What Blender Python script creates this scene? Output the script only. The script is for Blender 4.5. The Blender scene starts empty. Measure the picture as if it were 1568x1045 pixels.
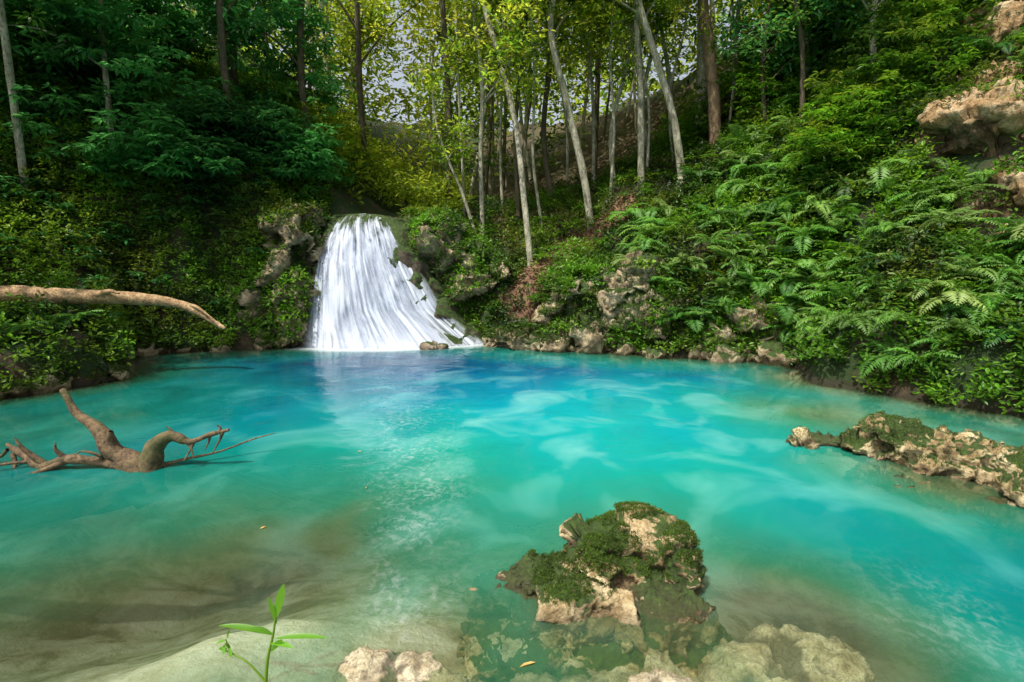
import bpy, math
import numpy as np
from mathutils import Vector
R = np.random.RandomState(7)
scene = bpy.context.scene

# ------------------------------------------------------------ noise
def _hash(ix, iy, iz, seed):
    h = (ix*73856093) ^ (iy*19349663) ^ (iz*83492791) ^ (seed*2654435)
    h = (h ^ (h >> 13)) * 1274126177
    h = h & 0x7fffffff
    h = (h ^ (h >> 15)) * 2246822519
    h = h & 0x7fffffff
    return (h ^ (h >> 11)) % 65536 / 65536.0
def vnoise(P, seed=0):
    P = np.asarray(P, float)
    i = np.floor(P).astype(np.int64); f = P-i; f = f*f*(3-2*f)
    out = np.zeros(len(P))
    for a in (0, 1):
        wx = f[:, 0] if a else 1-f[:, 0]
        for b in (0, 1):
            wy = f[:, 1] if b else 1-f[:, 1]
            for c in (0, 1):
                wz = f[:, 2] if c else 1-f[:, 2]
                out += wx*wy*wz*_hash(i[:, 0]+a, i[:, 1]+b, i[:, 2]+c, seed)
    return out*2-1
def fbm(P, o=4, seed=0, ridged=False):
    P = np.asarray(P, float); s = np.zeros(len(P)); a = 1.0; t = 0
    for k in range(o):
        n = vnoise(P*(2.03**k)+17.3*k, seed+k)
        if ridged: n = 1-2*np.abs(n)
        s += a*n; t += a; a *= .5
    return s/t
def worley(P, seed=0):
    P = np.asarray(P, float); i = np.floor(P).astype(np.int64)
    f1 = np.full(len(P), 9.); f2 = f1.copy(); hv = np.zeros(len(P)); gx = np.zeros((len(P), 3))
    for a in (-1, 0, 1):
        for b in (-1, 0, 1):
            for c in (-1, 0, 1):
                q = i+np.array([a, b, c])
                o = np.stack([_hash(q[:, 0], q[:, 1], q[:, 2], seed+k) for k in (1, 2, 3)], 1)
                dv = P-(q+o); d = np.linalg.norm(dv, axis=1); h = _hash(q[:, 0], q[:, 1], q[:, 2], seed+9)
                m = d < f1
                f2 = np.where(m, f1, np.minimum(f2, d)); hv = np.where(m, h, hv); gx[m] = dv[m]; f1 = np.where(m, d, f1)
    til = (gx*np.stack([np.sin(hv*40), np.cos(hv*57), np.sin(hv*91)], 1)).sum(1)
    return f1, f2, hv, til
def sm(a, b, x):
    t = np.clip((x-a)/(b-a), 0, 1); return t*t*(3-2*t)
def nrm(v): return v/np.maximum(np.linalg.norm(v, axis=-1, keepdims=True), 1e-9)

# ------------------------------------------------------------ mesh build
class MB:
    def __init__(s): s.v=[]; s.f=[]; s.m=[]; s.c=[]; s.sm=[]; s.n=0
    def add(s, v, f, mi=0, c=None, smooth=False):
        v = np.asarray(v, float); f = np.asarray(f, np.int64)
        s.v.append(v); s.f.append(f+s.n); s.m.append(np.full(len(f), mi))
        s.sm.append(np.full(len(f), smooth))
        if c is None: c = np.full((len(v), 3), .5)
        if c.shape[1] == 3: c = np.concatenate([c, np.ones((len(c), 1))], 1)
        s.c.append(c); s.n += len(v)
    def build(s, name, mats):
        v=np.concatenate(s.v); f=np.concatenate(s.f); m=np.concatenate(s.m); c=np.concatenate(s.c)
        me = bpy.data.meshes.new(name)
        me.vertices.add(len(v)); me.vertices.foreach_set('co', v.astype(np.float32).ravel())
        me.loops.add(len(f)*4); me.loops.foreach_set('vertex_index', f.astype(np.int32).ravel())
        me.polygons.add(len(f)); me.polygons.foreach_set('loop_start', np.arange(0, len(f)*4, 4, dtype=np.int32))
        me.polygons.foreach_set('material_index', m.astype(np.int32))
        me.polygons.foreach_set('use_smooth', np.concatenate(s.sm).astype(bool))
        me.update(calc_edges=True)
        a = me.attributes.new('lc', 'FLOAT_COLOR', 'POINT')
        a.data.foreach_set('color', c.astype(np.float32).ravel())
        for mt in mats: me.materials.append(mt)
        o = bpy.data.objects.new(name, me); scene.collection.objects.link(o)
        return o
LT = np.array([[0,0,0],[.28,.2,.05],[.66,.19,.03],[1,0,-.12],[.66,-.19,.03],[.28,-.2,.05]])
LF = np.array([[0,5,4,3],[0,3,2,1]])
def leaves(mb, P, D, N, L, W, C, mi=0):
    n = len(P); D = nrm(D); S = nrm(np.cross(N, D)); N = np.cross(D, S)
    L = np.broadcast_to(L, (n,)); W = np.broadcast_to(W, (n,))
    V = P[:, None]+D[:, None]*(LT[None, :, 0:1]*L[:, None, None])+S[:, None]*(LT[None, :, 1:2]*(L*W)[:, None, None]) \
        + N[:, None]*(LT[None, :, 2:3]*L[:, None, None])
    F = LF[None]+(np.arange(n)*6)[:, None, None]
    mb.add(V.reshape(-1, 3), F.reshape(-1, 4), mi, np.repeat(C, 6, 0))
def clumps(mb, C, k, rad, L, W=1.0, droop=0.0, up=.4, bright=None, yel=None, mi=0, flat=.7):
    n = len(C)*k
    d = nrm(R.normal(size=(n, 3))); cc = np.repeat(C, k, 0)
    rr = np.repeat(np.broadcast_to(rad, (len(C),)), k)[:, None]
    off = d*R.uniform(.15, 1, (n, 1))*rr; off[:, 2] *= flat
    P = cc+off
    D = d+R.normal(size=(n, 3))*.35; D[:, 2] = D[:, 2]*.6+up-droop
    N = R.normal(size=(n, 3))*.38+np.array([0, 0, 1])+d*.25
    b = np.repeat(R.uniform(.3, .9, len(C)) if bright is None else bright, k)
    y = np.repeat(np.zeros(len(C)) if yel is None else yel, k)
    col = np.stack([R.uniform(0, 1, n), np.clip(b+R.normal(size=n)*.07, 0, 1), np.clip(y+R.normal(size=n)*.12, 0, 1)], 1)
    leaves(mb, P, D, N, L*R.uniform(.6, 1.25, n), W, col, mi)
def sprays(mb, C, nl, k, rad, L, W, bright, yel, mi=0):
    n = len(C)*nl; d = nrm(R.normal(size=(n, 3))); d[:, 2] = np.abs(d[:, 2])*.8-.15
    c = np.repeat(C, nl, 0)+d*np.repeat(rad, nl)[:, None]*R.uniform(.5, 1, (n, 1))
    b = np.repeat(bright, nl)+R.normal(size=n)*.1; y = np.repeat(yel, nl)
    az = (np.tile(np.arange(k), n)*2.4+np.repeat(R.uniform(0, 6, n), k)); m = n*k
    D = np.stack([np.cos(az), np.sin(az), R.uniform(-.75, .15, m)], 1)+np.repeat(d, k, 0)*.45
    N = np.stack([np.cos(az)*.5, np.sin(az)*.5, np.ones(m)], 1)+R.normal(size=(m, 3))*.15
    col = np.stack([R.uniform(0, 1, m), np.clip(np.repeat(b, k), 0, 1), np.clip(np.repeat(y, k)+R.normal(size=m)*.08, 0, 1)], 1)
    leaves(mb, np.repeat(c, k, 0)+D*.02, D, N, L*R.uniform(.7, 1.2, m), W, col, mi)
def tube(mb, pts, rad, mi=0, seg=9, per=7, rough=.12, seed=0):
    pts = np.asarray(pts, float); rad = np.asarray(rad, float)
    if len(rad) != len(pts): rad = np.linspace(rad[0], rad[-1], len(pts))
    p = np.vstack([2*pts[0]-pts[1], pts, 2*pts[-1]-pts[-2]]); r = np.concatenate([[rad[0]], rad, [rad[-1]]])
    out=[]; ro=[]
    for i in range(1, len(p)-2):
        for t in np.linspace(0, 1, per, endpoint=False):
            a, b, c, d = p[i-1], p[i], p[i+1], p[i+2]
            out.append(.5*((2*b)+(-a+c)*t+(2*a-5*b+4*c-d)*t*t+(-a+3*b-3*c+d)*t**3)); ro.append(r[i]*(1-t)+r[i+1]*t)
    out.append(p[-2]); ro.append(r[-2]*.9); out=np.array(out); ro=np.array(ro)
    T = nrm(np.gradient(out, axis=0)); ref = np.array([.3, 1, .1]) if abs(T[0][1]) < .8 else np.array([1, 0, .2])
    A = nrm(np.cross(T, ref)); B = np.cross(T, A)
    th = np.linspace(0, 2*np.pi, seg, endpoint=False)
    V = out[:, None]+(A[:, None]*np.cos(th)[None, :, None]+B[:, None]*np.sin(th)[None, :, None])*ro[:, None, None]
    nz = fbm(V.reshape(-1, 3)*np.array([5, 5, 3.])+seed*3.1, 3, seed).reshape(V.shape[:2])
    V = out[:, None]+(V-out[:, None])*(1+rough*2*nz[..., None])
    n = len(out)
    idx = np.arange(n*seg).reshape(n, seg)
    F = np.stack([idx[:-1], np.roll(idx, -1, 1)[:-1], np.roll(idx, -1, 1)[1:], idx[1:]], -1).reshape(-1, 4)
    mb.add(V.reshape(-1, 3), F, mi, None, True)
    return out

# ------------------------------------------------------------ materials
def newmat(name):
    m = bpy.data.materials.new(name); m.use_nodes = True; nt = m.node_tree; nt.nodes.clear()
    return m, nt, nt.nodes, nt.links
def node(nt, t, **kw):
    n = nt.nodes.new(t)
    for k, v in kw.items():
        if k in n.inputs.keys(): n.inputs[k].default_value = v
        else: setattr(n, k, v)
    return n
def mixc(nt, fac, a, b, bt='MIX'):
    n = nt.nodes.new('ShaderNodeMix'); n.data_type = 'RGBA'; n.blend_type = bt
    for s, v in ((0, fac), (6, a), (7, b)):
        if isinstance(v, bpy.types.NodeSocket): nt.links.new(v, n.inputs[s])
        else: n.inputs[s].default_value = (v if s == 0 else (*v, 1))
    return n.outputs[2]
def ramp(nt, src, stops, interp='LINEAR'):
    n = nt.nodes.new('ShaderNodeValToRGB'); n.color_ramp.interpolation = interp
    e = n.color_ramp.elements
    while len(e) < len(stops): e.new(.5)
    for i, (p, c) in enumerate(stops):
        e[i].position = p; e[i].color = (*c, 1) if not isinstance(c, (int, float)) else (c, c, c, 1)
    nt.links.new(src, n.inputs[0]); return n.outputs[0]
def noise(nt, vec, scale, detail=6, rough=.6, dist=0):
    n = nt.nodes.new('ShaderNodeTexNoise'); n.inputs['Scale'].default_value = scale
    n.inputs['Detail'].default_value = detail; n.inputs['Roughness'].default_value = rough; n.inputs['Distortion'].default_value = dist
    if vec is not None: nt.links.new(vec, n.inputs['Vector'])
    return n.outputs[0]
def mth(nt, op, a, b=0.0, clamp=False, c=None):
    n = nt.nodes.new('ShaderNodeMath'); n.operation = op; n.use_clamp = clamp
    for i, v in enumerate((a, b) if c is None else (a, b, c)):
        if isinstance(v, bpy.types.NodeSocket): nt.links.new(v, n.inputs[i])
        else: n.inputs[i].default_value = v
    return n.outputs[0]
def leafmat(name, dark, light, yellow, tr=.35, rough=.45, boost=1.0):
    m, nt, N, L = newmat(name)
    at = node(nt, 'ShaderNodeAttribute', attribute_name='lc'); sp = N.new('ShaderNodeSeparateColor'); L.new(at.outputs['Color'], sp.inputs[0])
    c = mixc(nt, sp.outputs[1], dark, light)
    c = mixc(nt, sp.outputs[2], c, yellow)
    v = mth(nt, 'MULTIPLY_ADD', sp.outputs[0], .7*boost, c=.65*boost)
    hs = N.new('ShaderNodeHueSaturation'); L.new(c, hs.inputs['Color']); L.new(v, hs.inputs['Value'])
    p = node(nt, 'ShaderNodeBsdfPrincipled', Roughness=rough); L.new(hs.outputs[0], p.inputs['Base Color'])
    p.inputs['Specular IOR Level'].default_value = .4
    t = N.new('ShaderNodeBsdfTranslucent')
    hs2 = N.new('ShaderNodeHueSaturation'); L.new(hs.outputs[0], hs2.inputs['Color']); hs2.inputs['Value'].default_value = 1.8; hs2.inputs['Hue'].default_value = .487
    L.new(hs2.outputs[0], t.inputs[0])
    mx = N.new('ShaderNodeMixShader'); mx.inputs[0].default_value = tr
    L.new(p.outputs[0], mx.inputs[1]); L.new(t.outputs[0], mx.inputs[2])
    o = N.new('ShaderNodeOutputMaterial'); L.new(mx.outputs[0], o.inputs[0]); return m
M_cover = leafmat('bank_leaf', (.008, .038, .006), (.11, .29, .014), (.30, .36, .03), .35)
M_teal = leafmat('broad_leaf', (.010, .055, .018), (.075, .31, .075), (.20, .34, .03), .42, .34)
M_canopy = leafmat('canopy_leaf', (.018, .055, .007), (.14, .30, .018), (.50, .52, .05), .58)
M_fern = leafmat('fern_leaf', (.02, .09, .012), (.13, .33, .045), (.38, .46, .14), .38, .5)
M_moss = leafmat('moss_blade', (.02, .045, .004), (.07, .14, .010), (.15, .18, .02), .2, .8)
M_sprig = leafmat('sprig_leaf', (.05, .18, .01), (.12, .32, .02), (.3, .4, .04), .4, .4)
M_litter = leafmat('litter_leaf', (.04, .018, .01), (.16, .085, .04), (.26, .17, .08), .1, .7)

def barkmat(name, a, b, moss=.3, zs=.35):
    m, nt, N, L = newmat(name); tc = N.new('ShaderNodeTexCoord')
    mp = N.new('ShaderNodeMapping'); mp.inputs['Scale'].default_value = (1, 1, zs); L.new(tc.outputs['Object'], mp.inputs[0])
    n1 = noise(nt, mp.outputs[0], 9, 8, .7); n2 = noise(nt, tc.outputs['Object'], 2.3, 5, .6)
    n3 = noise(nt, mp.outputs[0], 34, 5, .7)
    c = ramp(nt, n1, [(.3, a), (.48, tuple((x+y)/2 for x, y in zip(a, b))), (.65, b)])
    c = mixc(nt, ramp(nt, n3, [(.38, .7), (.5, 0)]), c, tuple(x*.25 for x in a))
    c = mixc(nt, ramp(nt, n2, [(.5, 0), (.65, moss)]), c, (.06, .09, .02))
    p = node(nt, 'ShaderNodeBsdfPrincipled', Roughness=.85); L.new(c, p.inputs['Base Color'])
    bp = node(nt, 'ShaderNodeBump', Strength=.8, Distance=.03); L.new(mth(nt, 'ADD', n1, mth(nt, 'MULTIPLY', n3, .4)), bp.inputs['Height']); L.new(bp.outputs[0], p.inputs['Normal'])
    o = N.new('ShaderNodeOutputMaterial'); L.new(p.outputs[0], o.inputs[0]); return m
M_pale = barkmat('pale_bark', (.18, .16, .10), (.62, .58, .45), .5)
M_dark = barkmat('dark_bark', (.04, .028, .018), (.17, .13, .08), .6)
M_brown = barkmat('brown_bark', (.10, .05, .025), (.36, .24, .14), .3)
M_log = barkmat('log_bark', (.18, .10, .045), (.60, .40, .21), .15, 1)
M_drift = barkmat('driftwood_bark', (.022, .014, .009), (.24, .155, .08), .55, 1)

def rockmat(name, a, b, c3, moss=.6, wet=True, mossc=(.035, .065, .008), scale=1.0):
    m, nt, N, L = newmat(name); g = N.new('ShaderNodeNewGeometry'); pos = g.outputs['Position']
    n1 = noise(nt, pos, 3.0*scale, 10, .68, .3); n2 = noise(nt, pos, 14*scale, 8, .7); n3 = noise(nt, pos, 1.6*scale, 6, .6, .5)
    n4 = noise(nt, pos, 42*scale, 4, .7)
    vo = node(nt, 'ShaderNodeTexVoronoi', Scale=5.0*scale); vo.feature = 'DISTANCE_TO_EDGE'
    dv = N.new('ShaderNodeVectorMath'); dv.operation = 'ADD'; L.new(pos, dv.inputs[0])
    nn = node(nt, 'ShaderNodeTexNoise', Scale=4.0*scale); L.new(pos, nn.inputs['Vector']); L.new(nn.outputs[1], dv.inputs[1]); L.new(dv.outputs[0], vo.inputs['Vector'])
    col = ramp(nt, n1, [(.32, a), (.46, b), (.6, c3)])
    col = mixc(nt, ramp(nt, n2, [(.3, .75), (.48, 0)]), col, tuple(x*.35 for x in a))
    col = mixc(nt, ramp(nt, n4, [(.35, .5), (.47, 0)]), col, tuple(x*.5 for x in a))
    col = mixc(nt, ramp(nt, vo.outputs[0], [(0, .5), (.04, 0)]), col, (.04, .028, .018))
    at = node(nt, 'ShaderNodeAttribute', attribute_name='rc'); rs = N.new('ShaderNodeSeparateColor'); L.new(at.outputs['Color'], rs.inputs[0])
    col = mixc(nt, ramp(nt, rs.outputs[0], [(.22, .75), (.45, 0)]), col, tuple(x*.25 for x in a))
    sp = N.new('ShaderNodeSeparateXYZ'); L.new(g.outputs['Normal'], sp.inputs[0])
    if moss > 0:
        mm = mth(nt, 'ADD', mth(nt, 'MULTIPLY', sp.outputs[2], .45), mth(nt, 'MULTIPLY', n3, 1.5))
        mm = mth(nt, 'ADD', mm, mth(nt, 'MULTIPLY', mth(nt, 'SUBTRACT', .5, rs.outputs[0]), .35))
        mk = ramp(nt, mm, [(1.18-moss*.6, 0), (1.28-moss*.6, 1)])
        mc = mixc(nt, ramp(nt, n2, [(.35, 0), (.65, 1)]), tuple(x*.45 for x in mossc), tuple(x*1.6 for x in mossc))
        col = mixc(nt, mk, col, mc)
    ps = N.new('ShaderNodeSeparateXYZ'); L.new(pos, ps.inputs[0])
    p = node(nt, 'ShaderNodeBsdfPrincipled', Roughness=.8)
    if wet:
        zz = mth(nt, 'ADD', ps.outputs[2], mth(nt, 'MULTIPLY', mth(nt, 'SUBTRACT', n1, .5), .18))
        wz = ramp(nt, mth(nt, 'ABSOLUTE', zz), [(.02, 1), (.10, 0)])
        col = mixc(nt, mth(nt, 'MULTIPLY', wz, .5), col, (.06, .04, .022))
        L.new(mth(nt, 'SUBTRACT', .82, mth(nt, 'MULTIPLY', wz, .5)), p.inputs['Roughness'])
    L.new(col, p.inputs['Base Color'])
    hh = mth(nt, 'ADD', mth(nt, 'ADD', n1, mth(nt, 'MULTIPLY', n2, .6)), mth(nt, 'MULTIPLY', n4, .25))
    bp = node(nt, 'ShaderNodeBump', Strength=1.0, Distance=.06/scale); L.new(hh, bp.inputs['Height']); L.new(bp.outputs[0], p.inputs['Normal'])
    o = N.new('ShaderNodeOutputMaterial'); L.new(p.outputs[0], o.inputs[0]); return m
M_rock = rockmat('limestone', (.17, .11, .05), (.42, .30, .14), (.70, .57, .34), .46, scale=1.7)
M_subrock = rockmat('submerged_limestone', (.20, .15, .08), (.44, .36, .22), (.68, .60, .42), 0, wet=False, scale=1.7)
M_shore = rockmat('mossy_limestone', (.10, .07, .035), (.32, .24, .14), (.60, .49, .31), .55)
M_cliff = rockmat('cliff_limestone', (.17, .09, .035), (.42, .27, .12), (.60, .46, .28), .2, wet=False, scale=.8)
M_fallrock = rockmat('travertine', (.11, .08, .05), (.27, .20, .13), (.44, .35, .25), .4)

def groundmat():
    m, nt, N, L = newmat('forest_ground'); g = N.new('ShaderNodeNewGeometry'); pos = g.outputs['Position']
    at = node(nt, 'ShaderNodeAttribute', attribute_name='lc'); pa = N.new('ShaderNodeSeparateColor'); L.new(at.outputs['Color'], pa.inputs[0])
    sp = N.new('ShaderNodeSeparateXYZ'); L.new(pos, sp.inputs[0])
    n1 = noise(nt, pos, 1.3, 8, .65); n2 = noise(nt, pos, 11, 8, .7)
    soil = ramp(nt, n2, [(.3, (.015, .01, .006)), (.5, (.06, .035, .02)), (.7, (.14, .09, .05))])
    path = ramp(nt, n2, [(.3, (.05, .025, .015)), (.5, (.17, .09, .05)), (.7, (.34, .22, .13))])
    soil = mixc(nt, ramp(nt, n1, [(.46, 1), (.6, .15)]), soil, (.018, .042, .006))
    soil = mixc(nt, pa.outputs[0], soil, path)
    n3 = noise(nt, pos, 1.7, 6, .6, .5); n5 = noise(nt, pos, 8, 8, .7, .3)
    sand = ramp(nt, mth(nt, 'ADD', mth(nt, 'MULTIPLY', n3, .8), mth(nt, 'MULTIPLY', n5, .2)), [(.34, (.22, .17, .09)), (.44, (.42, .34, .2)), (.52, (.72, .64, .47)), (.62, (.92, .87, .74))])
    sand = mixc(nt, pa.outputs[1], sand, mixc(nt, ramp(nt, n5, [(.35, 0), (.6, 1)]), (.70, .62, .46), (.95, .91, .80)))
    zz = mth(nt, 'ADD', sp.outputs[2], mth(nt, 'MULTIPLY', n1, .1))
    c = mixc(nt, ramp(nt, zz, [(-.02, 0), (.03, 1)]), sand, soil)
    dk = mth(nt, 'ABSOLUTE', mth(nt, 'SUBTRACT', zz, .06)); c = mixc(nt, ramp(nt, dk, [(.05, .8), (.14, 0)]), c, (.03, .022, .012))
    p = node(nt, 'ShaderNodeBsdfPrincipled', Roughness=.9); L.new(c, p.inputs['Base Color'])
    bp = node(nt, 'ShaderNodeBump', Strength=.8, Distance=.08); L.new(n2, bp.inputs['Height']); L.new(bp.outputs[0], p.inputs['Normal'])
    o = N.new('ShaderNodeOutputMaterial'); L.new(p.outputs[0], o.inputs[0]); return m
M_ground = groundmat()

# ------------------------------------------------------------ terrain function
SH = np.array([(-7.7,7.3),(-6.9,8.5),(-7.6,9.6),(-8.4,11.0),(-6.2,11.75),(-5.2,12.0),(-4.9,13.0),(-1.9,13.1),(-.9,12.8),(-.1,12.5),(1.0,11.9),(2.4,11.2),(4,10.6),(5.7,9.9),
 (5.1,8.4),(6,7.3),(6.8,6.3),(8.5,4.5),(9.5,1),(8,-4),(-8,-4),(-10.5,1),(-9.2,5.8)])
def sdist(x, y):
    p = np.stack([x, y], -1).reshape(-1, 2); best = np.full(len(p), 1e9); ins = np.zeros(len(p), bool)
    n = len(SH)
    for i in range(n):
        a = SH[i]; b = SH[(i+1) % n]; e = b-a
        t = np.clip(((p-a)@e)/(e@e), 0, 1); d = np.linalg.norm(p-a-t[:, None]*e, axis=1); best = np.minimum(best, d)
        c = ((a[1] > p[:, 1]) != (b[1] > p[:, 1])) & (p[:, 0] < (b[0]-a[0])*(p[:, 1]-a[1])/(b[1]-a[1]+1e-12)+a[0])
        ins ^= c
    return np.where(ins, -best, best).reshape(np.shape(x))
def rbf(pts):
    pts = np.array(pts, float); X = pts[:, :2]; h = pts[:, 2]; mu = h.mean()
    Phi = np.linalg.norm(X[:, None]-X[None], axis=2); w = np.linalg.solve(Phi+1e-6*np.eye(len(X)), h-mu)
    def f(x, y):
        o = np.full(x.shape, mu)
        for k in range(len(X)): o = o+w[k]*np.hypot(x-X[k, 0], y-X[k, 1])
        return o
    return f
landf = rbf([(-8.2,8,.7),(-9,7,1.2),(-9.8,9.5,1.4),(-9.5,11,2.4),(-8.5,12.2,3.1),(-7,12.7,3.6),(-5.7,12.9,4.0),(-5.3,14,4.4),(-12,10,5),(-12,13,7),(-8,15,6),(-5.8,16,5),
 (-12,18,9),(-7,18,7.5),(-14,6,6),(-11.5,5,3),(-13,0,4),(-4,13.6,2.9),(-4,16,3.1),(-3.9,20,3.4),(-3.5,26,4),(-3,13.6,2.9),(-2,13.7,2.9),(-1.5,15,3.0),(-.8,15.2,2.85),
 (-.4,13.6,1.5),(.5,13.5,1.9),(1.2,12.5,1.2),(2.3,15,3.0),(2,12.2,1.6),(3,12,2.0),(3.7,15,4.1),(4.5,11.8,2.5),(5.8,15,5),(6,11.2,2.8),(7,9,2.2),(7.9,10.7,4.9),(9,9.4,4.6),
 (10,10.9,7.5),(8,14,7),(10,14,9),(7.4,7.5,1.3),(9,6.5,2.5),(11,7,6),(11,3,3),(13,10,11),(14,2,6),(12,16,12),(5,20,6),(0,20,4.6),(8,20,9),(0,28,7),(-10,28,11),(10,28,12),
 (-4,32,6),(0,-8,2),(-9,-8,3),(9,-8,3),(16,24,14),(-16,24,13),(-17,-5,6),(17,-5,8)])
depf = rbf([(-2.5,11.8,3.2),(0,10.5,2.9),(3,9.7,2.5),(-4.5,10.5,2.7),(-6.5,10,1.6),(0,8.2,2.1),(2,6.5,1.5),(-1.5,6,1.9),(0,4.6,1.3),(2.6,4.5,1.35),(-3,7,2.1),(-3.5,4.6,1.8),(-2.6,3.7,1.1),
 (-1.3,3.6,.8),(-1.9,2.85,.3),(-1.4,3.05,.33),(-2.4,2.5,.36),(-1.2,2.4,.4),(.5,2.8,.4),(1.6,2.6,.45),(-.5,2.2,.35),(.3,2,.35),(-.2,3.2,.6),(2.6,2.5,1.2),(3.3,3,1.6),(-3.3,2.7,.9),(4.3,6.8,.5),(3.4,6.9,.8),
 (3.2,5.9,1.1),(4.4,3.2,1.2),(6,5,.9),(-5,6.5,1.0),(-5.5,8,1.3),(0,0,1),(6,0,1.5),(-6,0,1.5),(0,-5,1.5),(1.2,3.6,.75),(4.6,8.5,2.0),(2.3,1.6,.7),(-2,1.6,.6)])
def H(x, y):
    x = np.asarray(x, float); y = np.asarray(y, float)
    sd = sdist(x, y)
    P = np.stack([x.ravel(), y.ravel(), np.zeros(x.size)], 1)
    n = fbm(P*.9, 4, 3).reshape(x.shape); n2 = fbm(P*3.1, 3, 9).reshape(x.shape)
    sd = sd+n2*.22*sm(9, 7, np.abs(sd)*9)*(y > 6)
    far = sm(32, 60, np.hypot(x, y-8))
    land = landf(x, y)*(1-far)+(12+4*n)*far
    land = np.minimum(np.maximum(land, .3)+n*(.45+.35*sm(4, 6, x)*sm(9, 11, y)), 2.6*np.maximum(sd, 0)+.02)+n2*.14*np.clip(sd*2, 0, 1)
    dp = np.clip(depf(x, y)+n*.16+n2*.05, .22, 3.4)
    dp = np.minimum(dp, 1.1*np.maximum(-sd, 0)+.01)
    return np.where(sd > 0, np.maximum(land, .01), -dp)
def grid_mesh(xs, ys, zf, name, mats, attr=None):
    X, Y = np.meshgrid(xs, ys); Z = zf(X, Y); ny, nx = X.shape
    mb = MB(); idx = np.arange(nx*ny).reshape(ny, nx)
    F = np.stack([idx[:-1, :-1], idx[:-1, 1:], idx[1:, 1:], idx[1:, :-1]], -1).reshape(-1, 4)
    c = attr(X, Y).reshape(nx*ny, -1) if attr else None
    mb.add(np.stack([X, Y, Z], -1).reshape(-1, 3), F, 0, c, True)
    return mb.build(name, mats)
def dpath(X, Y, pts):
    best = np.full(X.shape, 99.)
    for a, b in zip(pts[:-1], pts[1:]):
        a=np.array(a); b=np.array(b); e=b-a; t=np.clip(((X-a[0])*e[0]+(Y-a[1])*e[1])/(e@e),0,1)
        best=np.minimum(best, np.hypot(X-a[0]-t*e[0], Y-a[1]-t*e[1]))
    return best
PATH = [(.3,12.9),(.8,13.6),(1.6,14.3),(2.6,14.6),(3.2,14.4)]
SUNLIT_SAND = [(-2.7,2.3),(-2.1,2.65),(-1.5,2.95)]  # pale sand strip with its sunlit glow painted into the bed colour
ext = 16*1.25**np.arange(1, 16)
xs = np.concatenate([-ext[::-1], np.arange(-16, 16.01, .13), ext]); ys = np.unique(np.concatenate([6-ext[::-1], np.arange(-8, 26, .13), 10+ext]))
def gattr(X, Y):
    p = np.maximum(1-sm(.4, .8, dpath(X, Y, PATH)), .3*sm(14.5, 16, Y)*sm(-2.5, -1.5, X)*sm(8, 6, X))
    s = np.exp(-(dpath(X, Y, SUNLIT_SAND)/.45)**2); return np.stack([p, s, p], -1)
ground = grid_mesh(xs, ys, H, 'ground', [M_ground], gattr)

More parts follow.
